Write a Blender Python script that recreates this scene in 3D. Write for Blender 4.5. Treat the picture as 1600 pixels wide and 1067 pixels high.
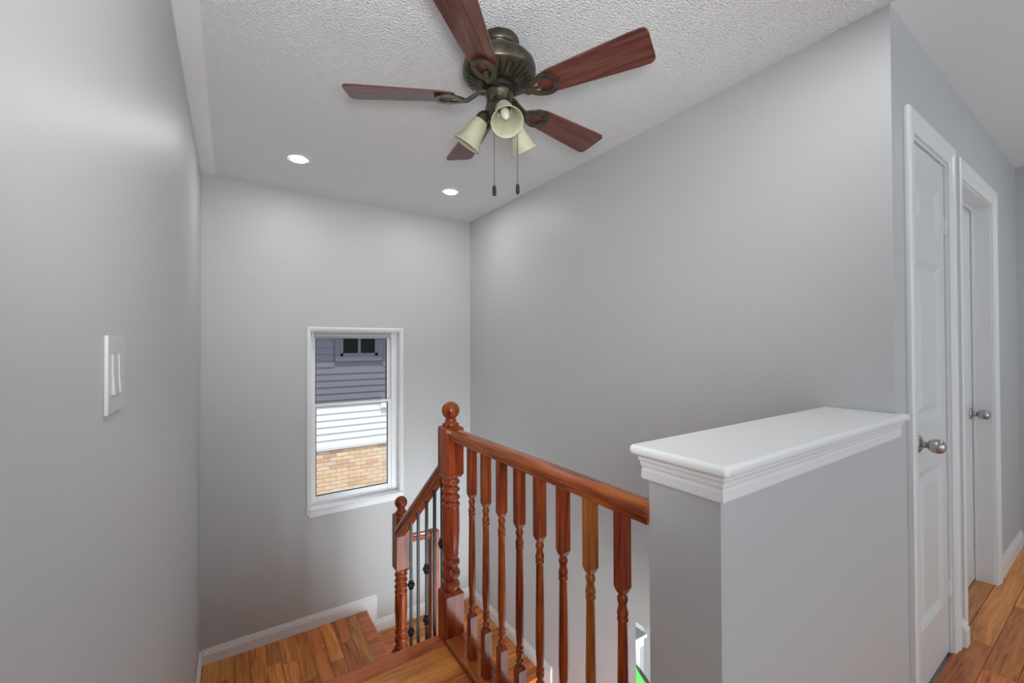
import bpy, bmesh, math, random
from mathutils import Vector, Matrix
random.seed(7)
for o in list(bpy.data.objects): bpy.data.objects.remove(o)
S = bpy.context.scene
COL = S.collection
PI = math.pi

# ------------------------------------------------------------------ camera
F_PX = 660.34
cam_d = bpy.data.cameras.new('camera'); cam = bpy.data.objects.new('camera', cam_d); COL.objects.link(cam)
cam_d.sensor_width = 36.0; cam_d.lens = 36.0 * F_PX / 1600.0; cam_d.clip_start = 0.02; cam_d.clip_end = 200
yaw, pit, rol = math.radians(33.583), math.radians(0.551), math.radians(-0.191)
fw = Vector((math.sin(yaw)*math.cos(pit), math.cos(yaw)*math.cos(pit), math.sin(pit)))
r0 = Vector((math.cos(yaw), -math.sin(yaw), 0)); u0 = r0.cross(fw)
rt = r0*math.cos(rol) + u0*math.sin(rol); up = -r0*math.sin(rol) + u0*math.cos(rol)
M3 = Matrix((rt, up, -fw)).transposed().to_4x4(); M3.translation = Vector((0, 0, 1.2933))
cam.matrix_world = M3
S.camera = cam

# ------------------------------------------------------------------ world, sun, exposure
W_ = bpy.data.worlds.new('world'); S.world = W_; W_.use_nodes = True
wn = W_.node_tree.nodes; wn.clear()
wo = wn.new('ShaderNodeOutputWorld'); wb = wn.new('ShaderNodeBackground')
wb.inputs[0].default_value = (0.80, 0.90, 1.0, 1); wb.inputs[1].default_value = 1.1
W_.node_tree.links.new(wb.outputs[0], wo.inputs[0])
sun_d = bpy.data.lights.new('sun', 'SUN'); sun_d.energy = 2.2; sun_d.angle = 0.009; sun_d.color = (1, .95, .88)
sun = bpy.data.objects.new('sun', sun_d); COL.objects.link(sun)
sun.rotation_euler = Vector((0.10, 0.44, -0.95)).to_track_quat('-Z', 'Y').to_euler()
S.view_settings.view_transform = 'Standard'; S.view_settings.look = 'None'
S.view_settings.gamma = 1; S.view_settings.use_curve_mapping = False
S.view_settings.exposure = 0.62
# added fill light outside an unseen lower-storey window, brightening the stairwell
low_d = bpy.data.lights.new('lower_fill', 'AREA'); low_d.shape = 'RECTANGLE'; low_d.size = 5.4; low_d.size_y = 1.80; low_d.energy = 350; low_d.color = (.91, .97, 1)
low = bpy.data.objects.new('lower_fill', low_d); COL.objects.link(low)
low.location = (1.20, -3.74, -1.55); low.rotation_euler = (PI/2, 0, 0)
# the photographer's flash beside the camera, aimed up at the far ceiling
fl_d = bpy.data.lights.new('flash', 'SPOT'); fl_d.energy = 54; fl_d.spot_size = math.radians(112); fl_d.spot_blend = 1.0; fl_d.shadow_soft_size = .12; fl_d.color = (.965, .985, 1)
fl_o = bpy.data.objects.new('flash', fl_d); COL.objects.link(fl_o); fl_o.location = (.06, -.06, 1.40)
fl_o.rotation_euler = (Vector((1.35, 2.9, 2.45))-fl_o.location).to_track_quat('-Z', 'Y').to_euler()
POT_STRENGTH = 120.0
# added fill light outside the made-up hall window behind the camera
fill_d = bpy.data.lights.new('hall_fill', 'AREA'); fill_d.shape = 'RECTANGLE'; fill_d.size = 6.2; fill_d.size_y = 1.80; fill_d.energy = 15; fill_d.color = (.97, .985, 1)
fill_o = bpy.data.objects.new('hall_fill', fill_d); COL.objects.link(fill_o)
fill_o.location = (0.70, -3.74, 1.25); fill_o.rotation_euler = (PI/2, 0, 0)

# ------------------------------------------------------------------ key dimensions (metres, upper floor at z=0)
WX, LY, XL, DY, XE = 1.841, 3.474, -0.170, 0.469, 4.238
CEIL = 2.439
Z1, Z2 = -0.808, -1.012          # first and second landing
ZB = -2.83                       # lower storey floor
YN = 1.772                       # upper nosing
YB = -3.60                       # far wall of the loft added behind the camera for fill light
XR, YR = -2.80, -0.40            # added loft: left end, and where the left stair wall starts

# ------------------------------------------------------------------ materials
MATS = {}
def mat(name, col=(.5,.5,.5), rough=.5, spec=.5, metal=0.0, emit=None, es=0.0, coat=0.0, bump=None, var=None):
    m = bpy.data.materials.new(name); m.use_nodes = True
    nt = m.node_tree; b = nt.nodes['Principled BSDF']
    b.inputs['Base Color'].default_value = (*col, 1); b.inputs['Roughness'].default_value = rough
    b.inputs['Specular IOR Level'].default_value = spec; b.inputs['Metallic'].default_value = metal
    b.inputs['Coat Weight'].default_value = coat; b.inputs['Coat Roughness'].default_value = .12
    if emit: b.inputs['Emission Color'].default_value = (*emit, 1); b.inputs['Emission Strength'].default_value = es
    tc = nt.nodes.new('ShaderNodeTexCoord')
    if bump:
        sc, st, dist = bump
        n = nt.nodes.new('ShaderNodeTexNoise'); n.inputs['Scale'].default_value = sc; n.inputs['Detail'].default_value = 3
        nt.links.new(tc.outputs['Object'], n.inputs['Vector'])
        bp = nt.nodes.new('ShaderNodeBump'); bp.inputs['Strength'].default_value = st; bp.inputs['Distance'].default_value = dist
        nt.links.new(n.outputs['Fac'], bp.inputs['Height']); nt.links.new(bp.outputs['Normal'], b.inputs['Normal'])
    if var:
        sc, amt = var
        n = nt.nodes.new('ShaderNodeTexNoise'); n.inputs['Scale'].default_value = sc; n.inputs['Detail'].default_value = 2
        nt.links.new(tc.outputs['Object'], n.inputs['Vector'])
        r = nt.nodes.new('ShaderNodeValToRGB')
        r.color_ramp.elements[0].position = .3; r.color_ramp.elements[1].position = .7
        r.color_ramp.elements[0].color = (*[c*(1-amt) for c in col], 1); r.color_ramp.elements[1].color = (*[min(1, c*(1+amt)) for c in col], 1)
        nt.links.new(n.outputs['Fac'], r.inputs['Fac']); nt.links.new(r.outputs['Color'], b.inputs['Base Color'])
    MATS[name] = m
    return m
def wood(name, dark, mid, light, axis=0, rough=.25, coat=.6, scale=1.0, rnd=.55, wave=True):
    """long-grain wood, grain along the local axis, every object with its own offset and tone"""
    m = bpy.data.materials.new(name); m.use_nodes = True
    nt = m.node_tree; L = nt.links.new; b = nt.nodes['Principled BSDF']
    b.inputs['Roughness'].default_value = rough; b.inputs['Specular IOR Level'].default_value = .3; b.inputs['Coat Weight'].default_value = coat; b.inputs['Coat Roughness'].default_value = .08
    tc = nt.nodes.new('ShaderNodeTexCoord'); oi = nt.nodes.new('ShaderNodeObjectInfo')
    mul = nt.nodes.new('ShaderNodeVectorMath'); mul.operation = 'MULTIPLY'
    s = [26*scale]*3; s[axis] = 1.8*scale; mul.inputs[1].default_value = s
    L(tc.outputs['Object'], mul.inputs[0])
    off = nt.nodes.new('ShaderNodeMath'); off.operation = 'MULTIPLY'; off.inputs[1].default_value = 57.0
    L(oi.outputs['Random'], off.inputs[0])
    add = nt.nodes.new('ShaderNodeVectorMath'); add.operation = 'ADD'
    L(mul.outputs[0], add.inputs[0]); L(off.outputs[0], add.inputs[1])
    n1 = nt.nodes.new('ShaderNodeTexNoise'); n1.inputs['Scale'].default_value = 1.0; n1.inputs['Detail'].default_value = 5; n1.inputs['Distortion'].default_value = 1.2
    L(add.outputs[0], n1.inputs['Vector'])
    n2 = nt.nodes.new('ShaderNodeTexNoise'); n2.inputs['Scale'].default_value = 5.0; n2.inputs['Detail'].default_value = 4
    L(add.outputs[0], n2.inputs['Vector'])
    mx = nt.nodes.new('ShaderNodeMath'); mx.operation = 'MULTIPLY_ADD'; mx.inputs[1].default_value = .35
    L(n2.outputs['Fac'], mx.inputs[0])
    sc = nt.nodes.new('ShaderNodeMath'); sc.operation = 'MULTIPLY'; sc.inputs[1].default_value = .72
    L(n1.outputs['Fac'], sc.inputs[0]); L(sc.outputs[0], mx.inputs[2])
    rp = nt.nodes.new('ShaderNodeValToRGB'); e = rp.color_ramp.elements
    e[0].position = .36; e[0].color = (*dark, 1); e[1].position = .66; e[1].color = (*light, 1)
    k = e.new(.5); k.color = (*mid, 1)
    L(mx.outputs[0], rp.inputs['Fac'])
    hs = nt.nodes.new('ShaderNodeHueSaturation'); L(rp.outputs['Color'], hs.inputs['Color'])
    vr = nt.nodes.new('ShaderNodeMapRange'); vr.inputs['To Min'].default_value = 1 - rnd*.6; vr.inputs['To Max'].default_value = 1 + rnd*.5
    L(oi.outputs['Random'], vr.inputs['Value']); L(vr.outputs[0], hs.inputs['Value'])
    hr = nt.nodes.new('ShaderNodeMath'); hr.operation = 'MULTIPLY'; hr.inputs[1].default_value = 7.31; L(oi.outputs['Random'], hr.inputs[0])
    hf = nt.nodes.new('ShaderNodeMath'); hf.operation = 'FRACT'; L(hr.outputs[0], hf.inputs[0])
    hm = nt.nodes.new('ShaderNodeMapRange'); hm.inputs['To Min'].default_value = .5 - .025*rnd; hm.inputs['To Max'].default_value = .5 + .018*rnd
    L(hf.outputs[0], hm.inputs['Value']); L(hm.outputs[0], hs.inputs['Hue'])
    L(hs.outputs['Color'], b.inputs['Base Color'])
    bp = nt.nodes.new('ShaderNodeBump'); bp.inputs['Strength'].default_value = .06; bp.inputs['Distance'].default_value = .001
    L(mx.outputs[0], bp.inputs['Height']); L(bp.outputs['Normal'], b.inputs['Normal'])
    MATS[name] = m
    return m
def glass(name, tint, gloss=.06):
    m = bpy.data.materials.new(name); m.use_nodes = True; nt = m.node_tree; nt.nodes.clear()
    o = nt.nodes.new('ShaderNodeOutputMaterial'); t = nt.nodes.new('ShaderNodeBsdfTransparent'); g = nt.nodes.new('ShaderNodeBsdfGlossy')
    t.inputs[0].default_value = (*tint, 1); g.inputs['Roughness'].default_value = .02
    mx = nt.nodes.new('ShaderNodeMixShader'); mx.inputs[0].default_value = gloss
    nt.links.new(t.outputs[0], mx.inputs[1]); nt.links.new(g.outputs[0], mx.inputs[2]); nt.links.new(mx.outputs[0], o.inputs[0])
    MATS[name] = m
mat('wall_paint', (.560,.563,.565), .46, .45, bump=(260,.05,.001))
mat('ceiling_stipple', (.92,.922,.924), .85, .2, bump=(130,1.0,.012))
mat('ceiling_smooth', (.92,.922,.924), .7, .25)
mat('trim_white', (.83,.832,.833), .32, .5)
mat('door_white', (.72,.725,.728), .34, .5, bump=(90,.03,.001))
mat('vinyl_white', (.88,.88,.88), .35, .5)
mat('shade_grey', (.48,.48,.48), .6, .3)
mat('plate_white', (.60,.60,.61), .25, .5)
mat('bounce_carpet', (.74,.74,.73), .95, .1, bump=(300,.3,.004))  # unseen carpet, kept pale to bounce light upwards
mat('tile_floor', (.74,.74,.73), .4, .4)
mat('dark_gap', (.02,.02,.02), .8, .1)
mat('nickel', (.46,.45,.44), .28, .5, metal=1.0)
mat('bronze', (.095,.082,.058), .36, .6, metal=.75, var=(35,.35))
mat('bronze_dark', (.010,.009,.008), .6, .3)
mat('iron', (.010,.011,.012), .38, .5)
mat('chain', (.03,.03,.03), .4, .5, metal=.6)
mat('alabaster', (.50,.485,.34), .4, .5, var=(18,.10))
mat('bulb', (.80,.78,.66), .3, .5)
mat('pot_lens', (1,1,1), .5, .3, emit=(.955,.98,1), es=POT_STRENGTH)
mat('siding', (.70,.70,.72), .55, .3)
mat('eave', (.55,.55,.58), .6, .3)
mat('mortar', (.60,.48,.38), .9, .1)
mat('house_frame', (.62,.62,.66), .5, .3)
mat('house_pane', (.05,.055,.045), .5, .1)
mat('ground', (.20,.22,.16), .9, .1)
mat('bag_green', (.08,.52,.07), .5, .4)
mat('strap_black', (.012,.012,.014), .5, .4)
mat('utility_white', (.8,.8,.8), .5, .3)
wood('floor_wood', (.30,.080,.018), (.64,.215,.046), (.84,.33,.080), rough=.32, coat=.25, rnd=.5)
wood('nosing_wood', (.30,.060,.016), (.56,.135,.034), (.70,.20,.05), rough=.3, coat=.3, rnd=.2)
wood('cherry_z', (.065,.008,.003), (.23,.036,.009), (.42,.092,.016), axis=2, rough=.25, coat=.3, rnd=.22)
wood('cherry_y', (.10,.015,.004), (.30,.060,.012), (.52,.14,.024), axis=1, rough=.22, coat=.45, rnd=.2)
wood('amber_z', (.18,.042,.008), (.40,.115,.016), (.52,.18,.026), axis=2, rough=.28, coat=.55, rnd=.1)
wood('blade_wood', (.050,.014,.009), (.105,.030,.020), (.165,.055,.036), axis=0, rough=.38, coat=.5, rnd=.1, scale=1.3)
glass('glass_clear', (.97,.975,.975), .002)
glass('glass_tinted', (.47,.47,.50), .002)
def brick_mat():
    m = mat('brick', (.60,.40,.24), .85, .15)
    nt = m.node_tree; b = nt.nodes['Principled BSDF']; oi = nt.nodes.new('ShaderNodeObjectInfo')
    r = nt.nodes.new('ShaderNodeValToRGB'); e = r.color_ramp.elements
    e[0].color = (.58,.36,.24,1); e[1].color = (.62,.51,.43,1); k = e.new(.3); k.color = (.70,.49,.32,1); k = e.new(.75); k.color = (.74,.56,.39,1)
    nt.links.new(oi.outputs['Random'], r.inputs['Fac']); nt.links.new(r.outputs['Color'], b.inputs['Base Color'])
brick_mat()

# ------------------------------------------------------------------ mesh helpers
class MB:
    def __init__(s): s.v = []; s.f = []; s.sm = []
    def add(s, vs, fs, smooth=False):
        n = len(s.v); s.v += [tuple(v) for v in vs]; s.f += [tuple(i+n for i in f) for f in fs]; s.sm += [smooth]*len(fs); return s
    def box(s, x0, x1, y0, y1, z0, z1):
        return s.add([(x0,y0,z0),(x1,y0,z0),(x1,y1,z0),(x0,y1,z0),(x0,y0,z1),(x1,y0,z1),(x1,y1,z1),(x0,y1,z1)],
                     [(0,3,2,1),(4,5,6,7),(0,1,5,4),(1,2,6,5),(2,3,7,6),(3,0,4,7)])
    def frustum(s, h0, h1, z0, z1, cx=0, cy=0):
        v = [(cx+a*h, cy+b*h, z) for h, z in ((h0,z0),(h1,z1)) for a, b in ((-1,-1),(1,-1),(1,1),(-1,1))]
        return s.add(v, [(0,3,2,1),(4,5,6,7),(0,1,5,4),(1,2,6,5),(2,3,7,6),(3,0,4,7)])
    def lathe(s, prof, n=20, M=None, cx=0, cy=0, smooth=True, caps=True):
        vs = []; fs = []
        for r, z in prof:
            for k in range(n):
                a = 2*PI*k/n; p = Vector((cx+r*math.cos(a), cy+r*math.sin(a), z)); vs.append(M @ p if M else p)
        for i in range(len(prof)-1):
            for k in range(n):
                k2 = (k+1) % n; fs.append((i*n+k, i*n+k2, (i+1)*n+k2, (i+1)*n+k))
        s.add(vs, fs, smooth)
        if caps:
            m = len(s.v) - len(vs)
            s.f.append(tuple(m+k for k in reversed(range(n)))); s.sm.append(False)
            t = m+(len(prof)-1)*n; s.f.append(tuple(t+k for k in range(n))); s.sm.append(False)
        return s
    def sweep(s, path, sec, closed=False, smooth=False, upv=(0,0,1), caps=True):
        """sec: list of (side, up) offsets; path: points"""
        P = [Vector(p) for p in path]; n = len(P); m = len(sec); vs = []; fs = []
        for i, p in enumerate(P):
            if closed: d0 = (P[i]-P[i-1]).normalized(); d1 = (P[(i+1) % n]-P[i]).normalized()
            else:
                d0 = (P[i]-P[i-1]).normalized() if i else (P[1]-P[0]).normalized()
                d1 = (P[i+1]-P[i]).normalized() if i < n-1 else d0
            t = (d0+d1).normalized(); u_ = Vector(upv)
            side = t.cross(u_).normalized(); uu = side.cross(t).normalized()
            k = 1/max(.35, t.dot(d1))
            for a, b in sec: vs.append(p + side*a*k + uu*b)
        for i in range(n if closed else n-1):
            j = (i+1) % n
            for k in range(m):
                k2 = (k+1) % m; fs.append((i*m+k, i*m+k2, j*m+k2, j*m+k))
        s.add(vs, fs, smooth)
        if caps and not closed:
            b0 = len(s.v)-len(vs); s.f.append(tuple(b0+k for k in reversed(range(m)))); s.sm.append(False)
            b1 = b0+(n-1)*m; s.f.append(tuple(b1+k for k in range(m))); s.sm.append(False)
        return s
    def prism(s, poly, z0, z1, M=None):
        n = len(poly); vs = [Vector((x,y,z0)) for x,y in poly]+[Vector((x,y,z1)) for x,y in poly]
        if M: vs = [M @ v for v in vs]
        return s.add(vs, [tuple(reversed(range(n))), tuple(range(n,2*n))]+[(i,(i+1)%n,n+(i+1)%n,n+i) for i in range(n)])
    def build(s, name, m, parent=None, loc=None, bevel=0, seg=2, fix=True):
        me = bpy.data.meshes.new(name)
        vs = s.v if loc is None else [(x-loc[0], y-loc[1], z-loc[2]) for x,y,z in s.v]
        me.from_pydata(vs, [], s.f); me.polygons.foreach_set('use_smooth', s.sm)
        if fix:
            bm = bmesh.new(); bm.from_mesh(me); bmesh.ops.recalc_face_normals(bm, faces=bm.faces); bm.to_mesh(me); bm.free()
        me.materials.append(MATS[m] if isinstance(m, str) else m); me.update()
        o = bpy.data.objects.new(name, me); COL.objects.link(o)
        if loc is not None: o.location = loc
        if parent is not None: par(o, parent)
        if bevel:
            b = o.modifiers.new('bevel', 'BEVEL'); b.width = bevel; b.segments = seg; b.limit_method = 'ANGLE'; b.angle_limit = math.radians(40)
        return o
WLOC = {}
def par(o, p):
    """parent keeping the object's world placement (parents are only translated/rotated at build time)"""
    bpy.context.view_layer.update()
    o.parent = p; o.matrix_parent_inverse = p.matrix_world.inverted()
def fast_par(o, p, inv): o.parent = p; o.matrix_parent_inverse = inv
def empty(name, loc=(0,0,0), rz=0):
    o = bpy.data.objects.new(name, None); COL.objects.link(o); o.location = loc; o.rotation_euler = (0,0,rz); o.empty_display_size = .1
    bpy.context.view_layer.update(); return o
def tag(o, label, cat, group=None, kind=None):
    o['label'] = label; o['category'] = cat
    if group: o['group'] = group
    if kind: o['kind'] = kind
    return o
def struct(o, label, cat): return tag(o, label, cat, kind='structure')
def box(name, m, x0, x1, y0, y1, z0, z1, parent=None, bevel=0, local=True):
    loc = ((x0+x1)/2, (y0+y1)/2, (z0+z1)/2) if local else None
    return MB().box(x0,x1,y0,y1,z0,z1).build(name, m, parent, loc, bevel)

# ------------------------------------------------------------------ shell
T = .12
def walls():
    w = MB().box(XL-T, XL, YR, LY+T, ZB, CEIL).build('wall_left', 'wall_paint')
    struct(w, 'satin light grey wall along the left with the light switch', 'wall')
    m = MB().box(XR-T, XR, YB-T, YR, ZB, CEIL).box(XR-T, XL-T, YR, YR+T, ZB, CEIL)  # unseen loft, added so fill light reaches the stairwell walls
    struct(m.build('wall_added_loft', 'wall_paint'), 'grey walls of the added loft to the left behind the viewer', 'wall')
    # back wall with the window opening
    ox0, ox1, oz0, oz1 = .487, 1.185, .045, 1.418
    m = MB(); y0, y1 = LY, LY+.16
    m.box(XL, ox0, y0, y1, ZB, CEIL).box(ox1, XE+T, y0, y1, ZB, CEIL).box(ox0, ox1, y0, y1, ZB, oz0).box(ox0, ox1, y0, y1, oz1, CEIL)
    struct(m.build('wall_back', 'wall_paint'), 'light grey wall around the stair window', 'wall')
    # right wall of the stairwell, open to the lower storey at the near end
    m = MB()
    m.box(WX, WX+.11, DY+.12, LY, -.215, CEIL).prism([(WX,1.562),(WX+.11,1.675),(WX+.11,LY),(WX,LY)], ZB, -.215)
    struct(m.build('wall_right', 'wall_paint'), 'long light grey wall on the right of the stairwell', 'wall')
    # wall with the doors
    m = MB(); y0, y1 = DY, DY+.12
    m.box(WX, 2.035, y0, y1, -.215, CEIL).box(2.527, 2.745, y0, y1, -.215, CEIL).box(3.425, XE, y0, y1, -.215, CEIL)
    m.box(2.035, 2.527, y0, y1, 2.062, CEIL).box(2.745, 3.425, y0, y1, 2.05, CEIL)
    m.box(2.035, 2.527, y0, y1, -.215, -.02).box(2.745, 3.425, y0, y1, -.215, -.02)
    struct(m.build('wall_doors', 'wall_paint'), 'light grey hall wall with two white doors', 'wall')
    struct(MB().box(XE, XE+T, YB-T, LY, ZB, CEIL).build('wall_end', 'wall_paint'), 'grey wall at the far right end of the hall', 'wall')
    m = MB(); a0, a1, b0, b1 = -2.35, 3.75, .36, 2.14
    m.box(XR-T, a0, YB-T, YB, ZB, CEIL).box(a1, XE+T, YB-T, YB, ZB, CEIL).box(a0, a1, YB-T, YB, b1, CEIL)
    c0, c1 = -2.45, -.65
    m.box(a0, a1, YB-T, YB, c1, b0).box(a0, a1, YB-T, YB, ZB, c0).box(a0, -1.45, YB-T, YB, c0, c1)
    struct(m.build('wall_near', 'wall_paint'), 'grey hall wall facing the two white doors', 'wall')
    w = empty('added_window_2', (.7, YB, b0)); struct(w, 'added wide white hall window opposite the half wall, framing the fill light', 'window')  # unseen window, added as the opening for the hall fill light
    m = MB(); y0, y1 = YB-.10, YB-.05; fwd = .04
    m.box(a0, a0+fwd, y0, y1, b0, b1).box(a1-fwd, a1, y0, y1, b0, b1).box(a0, a1, y0, y1, b0, b0+fwd).box(a0, a1, y0, y1, b1-fwd, b1)
    for k in range(1, 5): xm = a0+(a1-a0)*k/5; m.box(xm-.025, xm+.025, y0, y1, b0, b1)
    m.build('frame', 'vinyl_white', w)
    for k in range(5):
        box('pane', 'glass_clear', a0+(a1-a0)*k/5+.03, a0+(a1-a0)*(k+1)/5-.03, YB-.078, YB-.074, b0+.03, b1-.03, w)
    w = empty('added_window_3', (1.2, YB, c0)); struct(w, 'added wide white window of the lower storey, framing the fill light', 'window')  # unseen window, added to let the lower fill light in
    m = MB(); m.box(-1.45, -1.41, y0, y1, c0, c1).box(a1-.04, a1, y0, y1, c0, c1).box(-1.45, a1, y0, y1, c0, c0+.04).box(-1.45, a1, y0, y1, c1-.04, c1)
    m.build('frame', 'vinyl_white', w); box('pane', 'glass_clear', -1.42, a1-.03, YB-.078, YB-.074, c0+.03, c1-.03, w)
    struct(MB().box(XR-T, XE+T, YB-T, LY+.16, CEIL, CEIL+.15).build('ceiling', 'ceiling_stipple'), 'stippled white ceiling over hall and stairwell', 'ceiling')
    t = MB().box(XL, XL+.078, YR, LY, CEIL-.003, CEIL+.01).build('trim_1', 'ceiling_smooth')
    struct(t, 'smooth white ceiling border strip along the left wall', 'trim')
    t = MB().box(WX, XE, DY-.62, DY, CEIL-.003, CEIL+.01).build('trim_2', 'ceiling_smooth')
    struct(t, 'smooth white ceiling border above the white doors', 'trim')
    struct(MB().box(XR-T, XE+T, YB-T, LY+.16, ZB-.15, ZB).build('floor_lower', 'tile_floor'), 'pale tiled floor of the lower storey', 'floor')
walls()

# ------------------------------------------------------------------ floor boards
def plank_mesh(lx, ly, th, ch=.0012):
    a, b = lx/2, ly/2
    v = [(-a,-b,-th),(a,-b,-th),(a,b,-th),(-a,b,-th),(-a,-b,-ch),(a,-b,-ch),(a,b,-ch),(-a,b,-ch),
         (-a+ch,-b+ch,0),(a-ch,-b+ch,0),(a-ch,b-ch,0),(-a+ch,b-ch,0)]
    f = [(0,3,2,1),(8,9,10,11)]
    for k in (0,4):
        f += [(k,k+1,k+5,k+4),(k+1,k+2,k+6,k+5),(k+2,k+3,k+7,k+6),(k+3,k,k+4,k+7)]
    me = bpy.data.meshes.new('plank'); me.from_pydata(v, [], f); return me
PM = {}
def plank(x0, x1, y0, y1, ztop, parent, inv, along='x', m='floor_wood', th=.016, name='plank', ch=.0012):
    g = .0006
    x0 += g; x1 -= g; y0 += g; y1 -= g
    lx, ly = (x1-x0, y1-y0) if along == 'x' else (y1-y0, x1-x0)
    key = (round(lx,4), round(ly,4), th, m, ch)
    if key not in PM:
        PM[key] = plank_mesh(lx, ly, th, ch); PM[key].materials.append(MATS[m])
    o = bpy.data.objects.new(name, PM[key]); COL.objects.link(o)
    o.location = ((x0+x1)/2, (y0+y1)/2, ztop)
    if along == 'y': o.rotation_euler = (0,0,PI/2)
    o.parent = parent; o.matrix_parent_inverse = inv
    return o
def lay(x0, x1, y0, y1, z, parent, along='x', w=.0825, lens=(.55,1.25), start=None, m='floor_wood'):
    bpy.context.view_layer.update(); inv = parent.matrix_world.inverted()
    if along == 'x':
        y = y1
        while y > y0+.004:
            yb = max(y-w, y0); x = x0
            first = True
            while x < x1-.01:
                l = random.uniform(*lens)*(random.uniform(.3,1) if first else 1); first = False
                xe = x+l if x+l < x1-.2 else x1
                plank(x, xe, yb, y, z, parent, inv, 'x', m); x = xe
            y = yb
    else:
        x = x1
        while x > x0+.004:
            xb = max(x-w, x0); y = y0; first = True
            while y < y1-.01:
                l = random.uniform(*lens)*(random.uniform(.3,1) if first else 1); first = False
                ye = y+l if y+l < y1-.2 else y1
                plank(xb, x, y, ye, z, parent, inv, 'y', m); y = ye
            x = xb

def upper_floor():
    fl = MB()
    struct(MB().box(XR, XE, YB, YR, -.215, 0).build('floor_added_loft', 'bounce_carpet'), 'pale carpet of the added loft behind the viewer, bouncing light up', 'floor')  # added floor out of view, a pale reflector for the ceiling
    fl.box(XL, XE, YR, DY, -.215, -.016).box(XL, .86, DY, YN-.03, -.215, -.016)
    fl = fl.build('floor', 'nosing_wood'); struct(fl, 'glossy brown wooden plank floor of the upper hall', 'floor')
    lay(XL, .775, DY, YN-.082, 0, fl, 'x', .082)
    lay(XL, XE, YR, DY, 0, fl, 'x', .0895, (.6,1.4))
    inv = fl.matrix_world.inverted()
    # floor inside the deep doorway
    plank(2.745, 3.425, DY, DY+.085, 0, fl, inv, 'x'); 
    # nosing along the stair edge
    n = MB().sweep([(XL, YN-.041, 0), (.86, YN-.041, 0)],
        [(-.041,0),(.033,0),(.039,-.003),(.041,-.009),(.041,-.021),(.037,-.027),(-.041,-.027)]).build('nosing', 'nosing_wood', fl, (.3, YN-.041, 0))
upper_floor()

# ------------------------------------------------------------------ baseboards
BSEC = [(0,0),(.014,0),(.014,.066),(.011,.072),(.011,.080),(.007,.086),(.006,.096),(0,.098)]
def baseboard(name, path, label, h=1.0):
    o = MB().sweep(path, [(a, b*h) for a, b in BSEC]).build(name, 'trim_white')
    return struct(o, label, 'baseboard')
e = .0005
baseboard('baseboard_left', [(XL+e, LY, Z1), (XL+e, 2.5, Z1)][::-1], 'white baseboard on the left wall at the landing')
def back_boards():
    x7 = .905
    m = MB()
    m.sweep([(XL+.014, LY-e, Z1), (x7+.08, LY-e, Z1)], BSEC)
    m.box(x7+.002, x7+.08, LY-.0105, LY-e, Z2, Z1)
    m.box(x7+.068, x7+.08, LY-.014, LY-e, Z2+.06, Z1+.09)
    m.sweep([(x7+.08, LY-e, Z2), (WX-.014, LY-e, Z2)], BSEC)
    struct(m.build('baseboard_back', 'trim_white'), 'white stepped baseboard below the stair window', 'baseboard')
    m = MB()
    m.sweep([(WX-e, LY, Z2), (WX-e, 2.29, Z2)], BSEC)
    y, z = 2.37, Z2
    for k in range(3):
        m.box(WX-.0105, WX-e, y-.08, y-.002, z-.2025, z)
        z -= .2025
        m.sweep([(WX-e, y-.08, z), (WX-e, y-.08-.25, z)], BSEC); y -= .25
    struct(m.build('baseboard_right', 'trim_white'), 'white stepped baseboard running down the long right wall', 'baseboard')
    struct(MB().sweep([(3.505, DY-e, 0), (XE, DY-e, 0)], BSEC).build('baseboard_hall', 'trim_white'), 'white baseboard between the far door and hall end', 'baseboard')
    m = MB().sweep([(2.602, DY-e, 0), (2.660, DY-e, 0)], [(a*2.2, b*1.08) for a, b in BSEC])
    struct(m.build('trim_3', 'trim_white', bevel=.002), 'small white plinth block between the two door casings', 'trim')
back_boards()

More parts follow.
